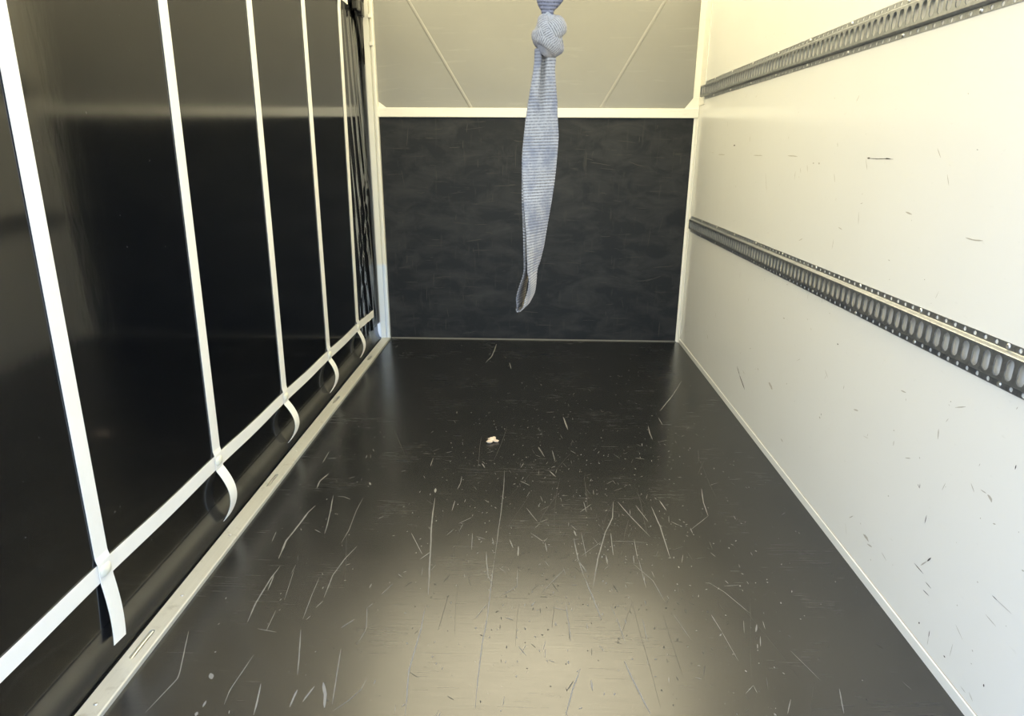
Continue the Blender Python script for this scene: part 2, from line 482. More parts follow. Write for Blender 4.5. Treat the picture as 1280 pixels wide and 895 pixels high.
WALL_SCUFFS = [
    ('d', 3.82, [(2.212, 1.293), (2.191, 1.292)]),
    ('d', 1.98, [(2.201, 1.292), (2.15, 1.291), (2.093, 1.292), (2.052, 1.291)]),
    ('d', 3.66, [(2.103, 1.292), (2.07, 1.292)]),
    ('d', 7.96, [(3.686, 1.346), (3.657, 1.345)]),
    ('g', 4.21, [(3.968, 1.299), (3.836, 1.298)]),
    ('g', 3.59, [(3.339, 1.297), (3.211, 1.296)]),
    ('g', 3.95, [(2.892, 1.297), (2.787, 1.295)]),
    ('g', 5.90, [(2.629, 1.271), (2.617, 1.271)]),
    ('g', 5.80, [(2.578, 1.272), (2.564, 1.271)]),
    ('g', 2.77, [(2.442, 1.344), (2.435, 1.328)]),
    ('g', 2.57, [(3.14, 1.221), (3.118, 1.175), (3.092, 1.134)]),
    ('g', 3.11, [(2.788, 1.237), (2.788, 1.202)]),
    ('g', 3.06, [(2.743, 1.251), (2.732, 1.232)]),
    ('g', 3.00, [(2.68, 1.264), (2.666, 1.237)]),
    ('g', 3.73, [(3.423, 1.388), (3.422, 1.358)]),
    ('g', 3.05, [(1.652, 1.109), (1.618, 1.107), (1.587, 1.109)]),
    ('g', 2.21, [(1.842, 1.321), (1.819, 1.297)]),
    ('g', 2.15, [(1.777, 1.256), (1.761, 1.228)]),
    ('d', 1.55, [(1.681, 1.317), (1.675, 1.316)]),
    ('g', 4.59, [(1.936, 1.147), (1.902, 1.143)]),
    ('g', 2.67, [(2.336, 1.06), (2.304, 1.055)]),
    ('d', 5.52, [(3.221, 0.251), (3.169, 0.222)]),
    ('d', 7.24, [(3.169, 0.222), (3.069, 0.179)]),
    ('g', 12.95, [(2.774, 0.323), (2.722, 0.31)]),
    ('d', 4.61, [(2.209, 0.671), (2.199, 0.67)]),
    ('g', 5.03, [(2.026, 0.497), (1.996, 0.504)]),
    ('d', 2.76, [(2.242, 0.394), (2.241, 0.385)]),
    ('g', 5.53, [(2.254, 0.375), (2.243, 0.373)]),
    ('g', 6.24, [(2.562, 0.146), (2.537, 0.142)]),
    ('g', 6.40, [(3.828, 0.254), (3.8, 0.232)]),
    ('g', 5.09, [(2.931, 0.339), (2.917, 0.332)]),
    ('g', 6.12, [(2.584, 0.388), (2.578, 0.386)]),
    ('g', 6.21, [(2.711, 0.639), (2.693, 0.64)]),
    ('g', 3.40, [(1.791, 0.653), (1.764, 0.656)]),
    ('g', 3.12, [(1.575, 0.704), (1.571, 0.703)]),
    ('g', 3.47, [(1.788, 0.529), (1.783, 0.528)]),
    ('g', 4.25, [(1.595, 0.618), (1.589, 0.591)]),
    ('d', 2.85, [(1.321, 0.653), (1.321, 0.642)]),
    ('d', 2.22, [(1.629, 0.437), (1.62, 0.43)]),
    ('d', 2.21, [(1.621, 0.443), (1.618, 0.43)]),
    ('g', 2.82, [(1.707, 0.478), (1.683, 0.489)]),
    ('g', 3.31, [(1.647, 0.511), (1.644, 0.507)]),
    ('d', 2.21, [(1.567, 0.377), (1.567, 0.352)]),
    ('g', 6.92, [(1.379, 0.546), (1.367, 0.543), (1.362, 0.536)]),
    ('g', 2.99, [(1.403, 0.546), (1.384, 0.547)]),
    ('g', 8.78, [(1.837, 0.143), (1.815, 0.146), (1.801, 0.14)]),
    ('g', 3.54, [(1.751, 0.332), (1.746, 0.332)]),
    ('g', 3.02, [(1.383, 0.483), (1.381, 0.48)]),
    ('d', 4.43, [(1.514, 0.281), (1.525, 0.262)]),
    ('g', 3.36, [(1.525, 0.262), (1.546, 0.234)]),
    ('d', 2.26, [(1.573, 0.222), (1.528, 0.22)]),
    ('d', 2.23, [(1.513, 0.205), (1.487, 0.204)]),
    ('d', 2.25, [(1.516, 0.178), (1.487, 0.18)]),
    ('d', 6.91, [(1.503, 0.083), (1.499, 0.08)]),
    ('d', 2.84, [(1.456, 0.094), (1.454, 0.074)]),
    ('g', 1.71, [(1.454, 0.074), (1.452, 0.052)]),
    ('d', 2.01, [(1.291, 0.334), (1.273, 0.334)]),
    ('g', 1.49, [(1.273, 0.334), (1.227, 0.335)]),
    ('d', 3.69, [(1.247, 0.121), (1.246, 0.114)]),
    ('d', 3.34, [(1.388, 0.075), (1.381, 0.075)]),
    ('g', 3.18, [(1.306, 0.167), (1.302, 0.164)]),
    ('g', 3.21, [(1.387, 0.231), (1.384, 0.231)]),
    ('g', 3.08, [(1.344, 0.333), (1.34, 0.332)]),
    ('g', 2.00, [(1.234, 0.298), (1.231, 0.298)]),
    ('g', 2.80, [(1.356, 0.017), (1.336, 0.016)]),
    ('g', 2.77, [(1.324, 0.018), (1.294, 0.019)]),
    ('g', 2.19, [(1.31, 0.052), (1.291, 0.051)]),
    ('g', 2.17, [(1.282, 0.062), (1.264, 0.052)]),
    ('g', 2.42, [(1.726, 0.153), (1.695, 0.144)]),
    ('g', 4.99, [(1.806, 0.128), (1.778, 0.135)]),
    ('g', 2.04, [(1.295, 0.278), (1.258, 0.275)]),
    ('g', 1.65, [(1.368, 0.129), (1.368, 0.091)]),
    ('g', 2.88, [(1.234, 0.445), (1.227, 0.446)]),
]


def stroke(mb, pts, width, frame, mat_i, jitter=0.25, step=0.012, rng=random, lift=0.0006):
    """a scratch: a tapering ragged strip lying on a surface; frame maps (a, b, lift) to 3D"""
    P = [Vector(p) for p in pts]
    L = [0.0]
    for a, b in zip(P, P[1:]): L.append(L[-1] + (b - a).length)
    n = max(3, min(60, int(L[-1] / step)))
    rows = []
    ph = rng.uniform(0, 99)
    for i in range(n + 1):
        s = L[-1] * i / n
        k = max(j for j in range(len(L) - 1) if L[j] <= s + 1e-9)
        u = (s - L[k]) / max(1e-9, L[k + 1] - L[k])
        p = P[k].lerp(P[k + 1], u)
        dvec = (P[k + 1] - P[k]).normalized()
        nrm = Vector((-dvec.y, dvec.x))
        e = min(i, n - i) / n
        w = width * 0.5 * (0.25 + 0.75 * min(1, e * 5)) * (1 + jitter * 1.6 * (noise.noise(Vector((s * 60, ph, 0)))))
        off = width * jitter * noise.noise(Vector((s * 25, ph, 5)))
        p = p + nrm * off
        rows.append([frame(*(p - nrm * w), lift), frame(*(p + nrm * w), lift)])
    mb.grid(rows, mat_i)

# ------------------------------------------------------------------ outside ground
g = MB(); g.box((-20, -20, -0.72), (20, 20, -0.62))
g.build('ground', M_GROUND, kind='structure')

# ------------------------------------------------------------------ floor with its scratches
fl = MB()
fl.box((-1.16, Y0, -0.03), (XR + 0.02, Y1 + 0.03, 0.0), 0)
ff = lambda a, b, h: (a, b, h)
rng = random.Random(11)
for w, pts in FLOOR_SCRATCHES:
    stroke(fl, pts, w / 1000, ff, 1, rng=rng)
for i in range(1350):                                   # small nicks, thickest where loads were dragged
    if rng.random() < 0.72:
        x, y = rng.gauss(0.22, 0.36), rng.gauss(2.05, 0.62)
    else:
        x, y = rng.uniform(-0.95, 1.0), rng.uniform(1.15, 4.4)
    if not (-0.97 < x < 1.0 and 1.1 < y < 4.45): continue
    a = math.pi / 2 + rng.gauss(0, 0.45) if rng.random() < 0.7 else rng.uniform(0, math.pi)
    ln = rng.choice((0.004, 0.005, 0.006, 0.008, 0.010, 0.014, 0.022, 0.04)) * rng.uniform(0.7, 1.3)
    w = rng.uniform(0.0010, 0.0026) if ln > 0.012 else rng.uniform(0.002, 0.0045)
    dx, dy = math.cos(a) * ln / 2, math.sin(a) * ln / 2
    stroke(fl, [(x - dx, y - dy), (x + dx, y + dy)], w, ff, 1 if rng.random() < 0.55 else 2, step=ln / 3, rng=rng, lift=0.0004)
for i in range(30):                                    # long faint drag lines
    x, y = rng.gauss(0.1, 0.42), rng.uniform(1.2, 2.6)
    if not (-0.9 < x < 0.95): continue
    ln = rng.uniform(0.10, 0.42); a = math.pi / 2 + rng.gauss(0, 0.2)
    p = []
    for k in range(4):
        p.append((x, y)); x += math.cos(a) * ln / 3; y += math.sin(a) * ln / 3; a += rng.gauss(0, 0.04)
    stroke(fl, p, rng.uniform(0.0006, 0.0013), ff, 2, rng=rng, lift=0.0003)
fl.build('floor', [M_FLOOR, M_SCRATCH, M_SCRATCH_FAINT], kind='structure', label='black film-faced floor with pale scratches and nicks')

# ------------------------------------------------------------------ right wall with its scuffs
wr = MB()
wr.box((XR, Y0, 0.0), (XR + 0.03, Y1 + 0.03, ZR), 0)
wf = lambda a, b, h: (XR - h, a, b)
for kind, w, pts in WALL_SCUFFS:
    stroke(wr, pts, w / 1000, wf, 1 if kind == 'd' else 2, rng=rng, lift=0.0005)
for i in range(150):
    y, z = rng.uniform(1.1, 4.4), rng.uniform(0.06, 1.5) if rng.random() < 0.8 else rng.uniform(0.06, 2.2)
    a = rng.uniform(0, math.pi); ln = rng.choice((0.004, 0.006, 0.012, 0.03)) * rng.uniform(0.6, 1.4)
    dx, dy = math.cos(a) * ln / 2, math.sin(a) * ln / 2
    stroke(wr, [(y - dx, z - dy), (y + dx, z + dy)], rng.uniform(0.0012, 0.003), wf, 2, step=ln / 3, rng=rng, lift=0.0004)
wr.build('wall_right', [M_WALL, M_SCUFF_D, M_SCUFF_G], kind='structure', label='white painted side wall with scuffs')

bb = MB()
bb.prism([(XR - 0.004, 0.0), (XR, 0.0), (XR, 0.031), (XR - 0.004, 0.029)], Y0, Y1 - 0.006, 1)
bb.v = [(v[0], v[1], v[2]) for v in bb.v]
baseboard = bb.build('baseboard_right', M_WALL, kind='structure')
recalc(baseboard)
jt = MB(); jt.box((XR - 0.0012, Y0, 0.0312), (XR, Y1 - 0.13, 0.0332))
jt.build('joint_shadow', M_SCUFF_G, baseboard)  # grey strip drawn for the shadow line of the groove above the baseboard

# ------------------------------------------------------------------ bulkhead
wb = MB(); wb.box((XL - 0.14, Y1 + 0.03, -0.03), (XR + 0.03, Y1 + 0.05, ZR))
wall_back = wb.build('wall_back', M_FRAME, kind='structure')
p = MB(); p.box((-1.04, Y1, 0.0), (XR, Y1 + 0.03, 1.53))
bf = lambda a, b, h: (a, Y1 - h, b)
for i in range(110):                                    # rubbed strokes on the board
    x, z = rng.uniform(-0.98, 1.02), rng.uniform(0.05, 1.48) ** 1.0
    hor = rng.random() < 0.55
    ln = rng.uniform(0.02, 0.16) * (1 if hor else 0.8)
    a = (0 if hor else math.pi / 2) + rng.gauss(0, 0.12)
    dx, dz = math.cos(a) * ln / 2, math.sin(a) * ln / 2
    stroke(p, [(x - dx, z - dz), (x, z + rng.gauss(0, 0.003)), (x + dx, z + dz)], rng.uniform(0.0015, 0.005), bf, 1, rng=rng, lift=0.0004)
p.build('lower_panel', [M_BOARD, M_RUB], wall_back, label='scuffed black lower board')
p = MB(); p.box((-1.04, Y1 + 0.005, 1.575), (XR, Y1 + 0.03, ZR))
p.build('upper_panel', M_SHEET, wall_back, label='beige upper sheet')
def brace(a, b, w):
    q = MB()
    A, B = Vector(a), Vector(b); dd = (B - A).normalized(); n = Vector((-dd.y, dd.x)) * w / 2
    yb, yf = Y1 + 0.006, Y1 + 0.001
    pts = [A + n, A + n * 0.4, A - n * 0.4, A - n], [B + n, B + n * 0.4, B - n * 0.4, B - n]
    rows = [[(r[0].x, yb, r[0].y), (r[1].x, yf, r[1].y), (r[2].x, yf, r[2].y), (r[3].x, yb, r[3].y)] for r in pts]
    q.grid(rows)
    return q.build('rib', M_RIB, wall_back)
brace((-0.885, 2.352), (-0.412, 1.585), 0.024)
brace((0.895, 2.352), (0.440, 1.585), 0.024)
seal = MB()
seal.prism([(Y1 - 0.007, 0.0), (Y1, 0.0), (Y1, 0.008), (Y1 - 0.003, 0.006)], -1.02, XR - 0.004, 0)
recalc(seal.build('sealant_bead', M_SEAL, wall_back))

# horizontal rail between the two boards
t1 = MB(); t1.box((-1.026, Y1 - 0.018, 1.5235), (XR - 0.001, Y1 + 0.004, 1.582), 0, 0.003)
t1.build('trim_1', M_TRIM, kind='structure', label='cream rail across the bulkhead')
# left corner post with a groove and a thin outer lip
t2 = MB()
t2.prism([(-1.086, 4.500), (-1.050, 4.500), (-1.050, 4.520), (-1.041, 4.520), (-1.041, 4.503), (-1.030, 4.503), (-1.024, 4.507), (-1.024, Y1 + 0.02), (-1.086, Y1 + 0.02)], 0.0, ZR, 2)
post = t2.build('trim_2', M_POST, kind='structure', label='corner post left of the bulkhead')
recalc(post)
for zz in (1.96, 2.12):
    k = MB()
    k.box((-1.052, 4.492, zz - 0.012), (-1.028, 4.502, zz + 0.012), 0, 0.003)
    k.build('hinge_knuckle', M_TRIM, post)
# right corner profile: broad above the rail, a narrow bead below
t3 = MB()
t3.prism([(XR - 0.042, Y1 - 0.006), (XR - 0.006, Y1 - 0.006), (XR - 0.006, Y1 - 0.012), (XR - 0.001, Y1 - 0.012), (XR - 0.001, Y1 + 0.004), (XR - 0.042, Y1 + 0.004)], 1.582, ZR, 2)
t3.prism([(XR - 0.006, Y1 - 0.13), (XR - 0.0005, Y1 - 0.13), (XR - 0.0005, Y1 - 0.012), (XR - 0.006, Y1 - 0.012)], 1.60, ZR, 2)
t3.prism([(XR - 0.026, Y1 - 0.004), (XR - 0.012, Y1 - 0.009), (XR - 0.004, Y1 - 0.022), (XR - 0.0005, Y1 - 0.022), (XR - 0.0005, Y1 + 0.002), (XR - 0.026, Y1 + 0.002)], 0.0, 1.5235, 2)
corner = t3.build('trim_3', M_TRIM, kind='structure', label='right corner profile of the bulkhead')
recalc(corner)
for pts, par in (([(-1.022, 1.582), (-0.972, 1.582), (-1.022, 1.618)], post), ([(XR - 0.042, 1.582), (XR - 0.042, 1.645), (XR - 0.092, 1.582)], corner)):
    k = MB(); k.prism(pts, Y1 - 0.004, Y1 + 0.004, 1)
    recalc(k.build('gusset', M_TRIM, par))

# ------------------------------------------------------------------ roof, rear frame, side header
r = MB(); r.box((-1.2, Y0 - 0.06, ZR + 0.001), (XR + 0.03, Y1 + 0.05, ZR + 0.001))
r = MB(); r.add([(-1.2, Y0 - 0.06, ZR), (XR + 0.03, Y0 - 0.06, ZR), (XR + 0.03, Y1 + 0.05, ZR), (-1.2, Y1 + 0.05, ZR)], [(0, 3, 2, 1)])
r.build('ceiling', M_ROOF, kind='structure')
k = MB(); k.box((-1.2, Y0 - 0.06, 2.27), (XR + 0.03, Y0 + 0.0, ZR), 0, 0.006)
k.box((XR + 0.03, Y0 - 0.06, -0.1), (XR + 0.09, Y0, ZR), 0, 0.006)
k.box((-1.26, Y0 - 0.06, -0.1), (-1.2, Y0, ZR), 0, 0.006)
k.build('trim_4', M_FRAME, kind='structure', label='frame of the rear opening')
k = MB(); k.box((-1.2, Y0, 2.30), (-1.118, Y1 + 0.03, ZR))
k.build('trim_5', M_FRAME, kind='structure', label='side rail that carries the curtain')

# ------------------------------------------------------------------ aluminium side sill with slots and screws
SX0, SX1, SZ = -1.081, XL + 0.003, 0.015
sl = MB()
slots = [(1.42, 0.110), (2.350, 0.105), (3.262, 0.11), (4.02, 0.10)]
y = Y0
def oblong(cx, cy, w, l, n=8):
    r = w / 2
    return [(cx + r * math.cos(a), cy + (l / 2 - r) + r * math.sin(a)) for a in [math.pi * i / n for i in range(n + 1)]] + \
           [(cx + r * math.cos(a), cy - (l / 2 - r) + r * math.sin(a)) for a in [math.pi + math.pi * i / n for i in range(n + 1)]]
SCX = (SX0 + SX1) / 2 - 0.002
segs = []
for cy, l in slots:
    segs.append(('plain', y, cy - l / 2 - 0.02)); segs.append(('slot', cy - l / 2 - 0.02, cy + l / 2 + 0.02, cy, l)); y = cy + l / 2 + 0.02
segs.append(('plain', y, 4.5))
bev = 0.003
for s in segs:
    a, b = s[1], s[2]
    outer = [(SX0 + bev, a), (SX1 - bev, a), (SX1 - bev, b), (SX0 + bev, b)]
    if s[0] == 'plain':
        sl.add([(x, yy, SZ) for x, yy in outer], [(0, 1, 2, 3)])
    else:
        hole = oblong(SCX, s[3], 0.015, s[4])
        pts = outer + hole
        tris = tessellate_polygon([[Vector((*p, 0)) for p in outer], [Vector((*p, 0)) for p in hole]])
        sl.add([(x, yy, SZ) for x, yy in pts], [tuple(t_) for t_ in tris])
        n = len(hole)
        sl.add([(x, yy, SZ) for x, yy in hole] + [(x, yy, SZ - 0.009) for x, yy in hole],
               [(i, (i + 1) % n, n + (i + 1) % n, n + i) for i in range(n)] + [tuple(range(n, 2 * n))])
    for c0, c1, zz0, zz1 in ((SX0, SX0 + bev, SZ - bev, SZ), (SX1 - bev, SX1, SZ, SZ - bev)):
        sl.add([(c0, a, zz0), (c1, a, zz1), (c1, b, zz1), (c0, b, zz0)], [(0, 1, 2, 3)])
    for c in (SX0, SX1):
        sl.add([(c, a, 0.0), (c, a, SZ - bev), (c, b, SZ - bev), (c, b, 0.0)], [(0, 1, 2, 3)])
for yy in (Y0, 4.5):
    sl.add([(SX0, yy, 0), (SX0, yy, SZ - bev), (SX0 + bev, yy, SZ), (SX1 - bev, yy, SZ), (SX1, yy, SZ - bev), (SX1, yy, 0)], [(0, 1, 2, 3, 4, 5)])
sill = sl.build('trim_6', M_ALU, kind='structure', label='worn aluminium sill along the curtain')
recalc(sill)
for cy, l in slots:                                     # the flush lashing bar lying in each slot
    k = MB(); rows = []
    for i in range(9):
        yy = cy - l / 2 + 0.003 + (l - 0.006) * i / 8
        h = SZ - 0.002 + 0.002 * math.sin(math.pi * i / 8)
        rows.append([(SCX + 0.0032 * math.cos(a), yy, h - 0.003 + 0.0032 * math.sin(a)) for a in [2 * math.pi * j / 8 for j in range(8)]])
    k.grid(rows, close_u=True)
    k.add(rows[0], [tuple(range(8))]); k.add(rows[-1], [tuple(range(8))])
    recalc(k.build('lashing_bar', M_STEEL, sill, smooth=True, label='bright steel bar in the slot'))
for yy in (1.217, 1.624, 1.95, 2.62, 2.95, 3.55, 3.8, 4.25):
    k = MB(); n = 10
    ring = [(SCX + 0.004 + 0.006 * math.cos(2 * math.pi * i / n), yy + 0.006 * math.sin(2 * math.pi * i / n)) for i in range(n)]
    k.add([(x, q, SZ - 0.0005) for x, q in ring] + [(SCX + 0.004 + (x - SCX - 0.004) * 0.7, yy + (q - yy) * 0.7, SZ + 0.0018) for x, q in ring],
          [(i, (i + 1) % n, n + (i + 1) % n, n + i) for i in range(n)] + [tuple(range(n, 2 * n))])
    k.build('screw', M_STEEL, sill)

# ------------------------------------------------------------------ side curtain
curtain = thing('side_curtain', 'black vinyl side curtain hanging on the left behind the white webbing straps', 'curtain', (XC, 2.7, 0.0))
def curtain_x(y, z):
    x = XC + 0.0035 * noise.noise(Vector((y * 0.9, z * 0.5, 1.0)))
    e = max(0.0, min(1.0, (y - 4.02) / 0.3))
    if e > 0:
        e = e * e * (3 - 2 * e)
        up = max(0.0, min(1.0, (1.75 - z) / 0.8))
        fade = 1 - max(0.0, min(1.0, (y - 4.46) / 0.07))
        q = y + 0.10 * max(0, z - 0.25)
        x += e * fade * (0.0050 * math.sin(q * 58 + 2.2 * noise.noise(Vector((y * 2, z * 1.3, 7)))) * (0.3 + 0.7 * up)
                  + 0.0022 * math.sin((y * 1.0 + z * 0.20) * 96 + 2.0) * up
                  + 0.004 * noise.noise(Vector((y * 7, z * 1.8, 3))))
        pull = max(0.0, 1 - abs(z - 0.25 - (y - 4.05) * 2.0) / 0.3)
        x += e * fade * 0.004 * pull * math.sin((z - y * 2.2) * 40)
    return x
ys = [Y0 + (4.0 - Y0) * i / 60 for i in range(60)] + [4.0 + 0.572 * i / 110 for i in range(111)]
zs = [0.110 + (2.33 - 0.110) * (i / 70) ** 1.15 for i in range(71)]
cm = MB()
cm.grid([[(curtain_x(y, z), y, z) for y in ys] for z in zs])
cm.build('sheet', M_VINYL, curtain, smooth=True)
hm = MB()                                              # welded hem: the sheet bends in towards the sill
front = [(XC + 0.019 * max(0, (k - 8) / 10) ** 1.8 + 0.0003, 0.113 - 0.110 * (k / 18)) for k in range(19)]
prof = front + [(x - 0.004, z - 0.002) for x, z in front[::-1]]
rows = []
for i in range(80):
    yy = Y0 + 0.01 + (4.50 - Y0) * i / 79
    wob = 0.0025 * noise.noise(Vector((yy * 1.7, 0, 9))) + 0.001 * noise.noise(Vector((yy * 9, 0, 4)))
    top = curtain_x(yy, 0.113) - XC
    rows.append([(px + wob * min(1, abs(0.113 - pz) / 0.06) + top * max(0, (pz - 0.03) / 0.083) - (0.0012 if pz > 0.109 else 0), yy, pz) for px, pz in prof])
hm.grid(rows, close_u=True)
hm.add(rows[0], [tuple(range(len(prof)))]); hm.add(rows[-1], [tuple(range(len(prof)))])
recalc(hm.build('hem', M_HEM, curtain, smooth=True))
# loose dark fold at the upper far edge, tapering down beside the post
fo = MB(); rows = []
for i in range(25):
    z = 2.30 - (2.30 - 1.84) * i / 24
    top = max(0, (z - 1.84) / 0.46)
    y0 = 4.526 - 0.25 * top ** 0.85
    row = []
    for j in range(15):
        u = j / 14
        yy = y0 + (4.53 - y0) * u
        xx = XC + 0.012 + 0.030 * top * u + 0.008 * top * math.sin(u * 15 + z * 3)
        row.append((xx, yy, z))
    rows.append(row)
fo.grid(rows)
f_ = fo.build('edge_fold', M_BUCKLE, curtain, smooth=True, label='loose black fold at the far top edge')
so = f_.modifiers.new('thickness', 'SOLIDIFY'); so.thickness = 0.002
bk = MB()
bk.box((XC + 0.010, 4.30, 2.12), (XC + 0.045, 4.38, 2.19), 0, 0.006)
bk.box((XC + 0.014, 4.40, 2.10), (XC + 0.050, 4.45, 2.18), 0, 0.006)
bk.build('buckle', M_BUCKLE, curtain)

# ------------------------------------------------------------------ white webbing straps on the curtain
def ribbon(mb, path, normals, w, th, wdirs):
    """closed ribbon: path centres, normals (thickness direction), width directions"""
    rows = []
    for P, N, D in zip(path, normals, wdirs):
        rows.append([P - D * w / 2 - N * th / 2, P + D * w / 2 - N * th / 2, P + D * w / 2 + N * th / 2, P - D * w / 2 + N * th / 2])
    mb.grid(rows, close_u=True)
    mb.add(rows[0], [(0, 1, 2, 3)]); mb.add(rows[-1], [(3, 2, 1, 0)])

X_ = Vector((1, 0, 0)); Y_ = Vector((0, 1, 0)); Z_ = Vector((0, 0, 1))
hs_z = lambda y: 0.262 - 0.034 * (y - 1.0) / 3.4 - 0.004 * math.sin((y - 1.4) / 0.65 * math.pi) ** 2
# two horizontal straps
def hstrap(zf, y_end, label, w):
    root = thing('webbing_strap', label, 'strap', (XC, 2.7, zf(2.7)), None)
    mb = MB(); path = []
    n = 130
    for i in range(n + 1):
        y = Y0 + 0.01 + (y_end - Y0 - 0.01) * i / n
        z = zf(y)
        path.append(Vector((max(curtain_x(y + dy, z + dz) for dy in (-0.03, -0.015, 0, 0.015, 0.03) for dz in (-w / 2, -w / 4, 0, w / 4, w / 2)) + 0.0022, y, z)))
    ribbon(mb, path, [X_] * len(path), w, 0.0018, [Z_] * len(path))
    recalc(mb.build('webbing', M_WEB, root))
    return root
hstrap(hs_z, 4.375, 'long white webbing strap running level along the curtain near its hem', 0.050)
hstrap(lambda y: 2.165 - 0.004 * (y - 2), 4.235, 'white webbing strap end high on the curtain by the far corner', 0.050)

# five vertical straps: (y at z .42, y at z 1.9, width, tail tip (y, z), bulge)
VS = [
    (1.417, 1.468, 0.050, (1.396, 0.048), 0.004, 'broad white vertical webbing strap nearest the camera'),
    (2.058, 2.128, 0.051, (2.025, 0.034), 0.036, 'second white vertical webbing strap from the camera with a curved tail'),
    (2.712, 2.774, 0.052, (2.666, 0.041), 0.040, 'middle of the five white vertical webbing straps'),
    (3.368, 3.414, 0.054, (3.288, 0.043), 0.034, 'fourth white vertical webbing strap, second from the bulkhead'),
    (3.985, 4.036, 0.056, (3.942, 0.039), 0.030, 'white vertical webbing strap farthest from the camera, by the corner post'),
]
for y42, y190, w, (ty, tz), bulge, label in VS:
    yy = lambda z: y42 + (y190 - y42) * (z - 0.42) / 1.48
    root = thing('webbing_strap', label, 'strap', (XC, yy(1.2), 0.0), 'vertical webbing straps on the side curtain')
    ztop, zc = 2.32, hs_z(yy(0.25))
    path, nor, wd = [], [], []
    n = 60
    for i in range(n + 1):
        z = ztop + (zc + 0.045 - ztop) * i / n
        y = yy(z)
        lift = 0.0055 if 2.11 < z < 2.21 else 0.0022
        path.append(Vector((max(curtain_x(y + dy, z + dz) for dy in (-w / 2, 0, w / 2) for dz in (-0.02, 0, 0.02)) + lift, y, z)))
    y, z = yy(zc), zc                                   # over the level strap
    for dz in (0.028, 0.0, -0.028):
        path.append(Vector((max(curtain_x(yy(zc + dz) + dy, zc + dz) for dy in (-0.03, 0, 0.03)) + 0.0064, yy(zc + dz), zc + dz)))
    wd = [Y_] * len(path)
    mb = MB(); ribbon(mb, path, [X_] * len(path), w, 0.0016, wd)
    recalc(mb.build('webbing', M_WEB, root))
    # hanging tail that bows off the curtain and curls back to the hem
    a = path[-1].copy(); b = Vector((XC + 0.016, ty, tz)); m = 22
    tp = []
    for i in range(m + 1):
        u = i / m
        bow = math.sin(math.pi * u) ** 0.9
        p0 = a.lerp(b, u)
        tp.append(Vector((a.x + (b.x - a.x) * u ** 1.5 + bulge * bow, a.y + (b.y - a.y) * (u ** 2.3), p0.z - 0.006 * math.sin(math.pi * u))))
    nn, ww = [], []
    for i in range(m + 1):
        T = (tp[min(m, i + 1)] - tp[max(0, i - 1)]).normalized()
        D = (Y_ - T * Y_.dot(T) * 0.6).normalized()
        nn.append(T.cross(D).normalized()); ww.append(D)
    mb = MB(); ribbon(mb, tp, nn, w, 0.0016, ww)
    recalc(mb.build('tail', M_WEB, root, label='loose curling end'))
    # moulded tack where the straps cross
    mb = MB(); c = Vector((path[-2].x + 0.001, yy(zc) - 0.001, zc + 0.002)); rows = []
    for i in range(6):
        e = i / 5 * math.pi / 2
        rows.append([(c.x + 0.009 * math.sin(e), c.y + 0.021 * math.cos(e) * math.copysign(abs(math.cos(q)) ** 0.6, math.cos(q)),
                      c.z + 0.016 * math.cos(e) * math.copysign(abs(math.sin(q)) ** 0.6, math.sin(q))) for q in [2 * math.pi * j / 16 for j in range(16)]])
    mb.grid(rows, close_u=True)
    recalc(mb.build('tack', M_TACK, root, smooth=True, label='cream moulded tack over the crossing'))

# ------------------------------------------------------------------ perforated lashing rails
PITCH = 0.03835
def perforated(mb, c2, half_l, hole, place, depth):
    """one sheet cell: rectangle with a hole (both 2D lists), walls of the hole go back by depth"""
    outer = [(-PITCH / 2, -half_l), (PITCH / 2, -half_l), (PITCH / 2, half_l), (-PITCH / 2, half_l)]
    tris = perforated.cache.get((half_l, len(hole)))
    if tris is None:
        tris = tessellate_polygon([[Vector((*p, 0)) for p in outer], [Vector((*p, 0)) for p in hole]])
        perforated.cache[(half_l, len(hole))] = tris
    pts = outer + hole
    mb.add([place(c2 + p[0], p[1], 0) for p in pts], [tuple(t_) for t_ in tris])
    n = len(hole)
    mb.add([place(c2 + p[0], p[1], 0) for p in hole] + [place(c2 + p[0], p[1], -depth) for p in hole],
           [(i, (i + 1) % n, n + (i + 1) % n, n + i) for i in range(n)])
perforated.cache = {}
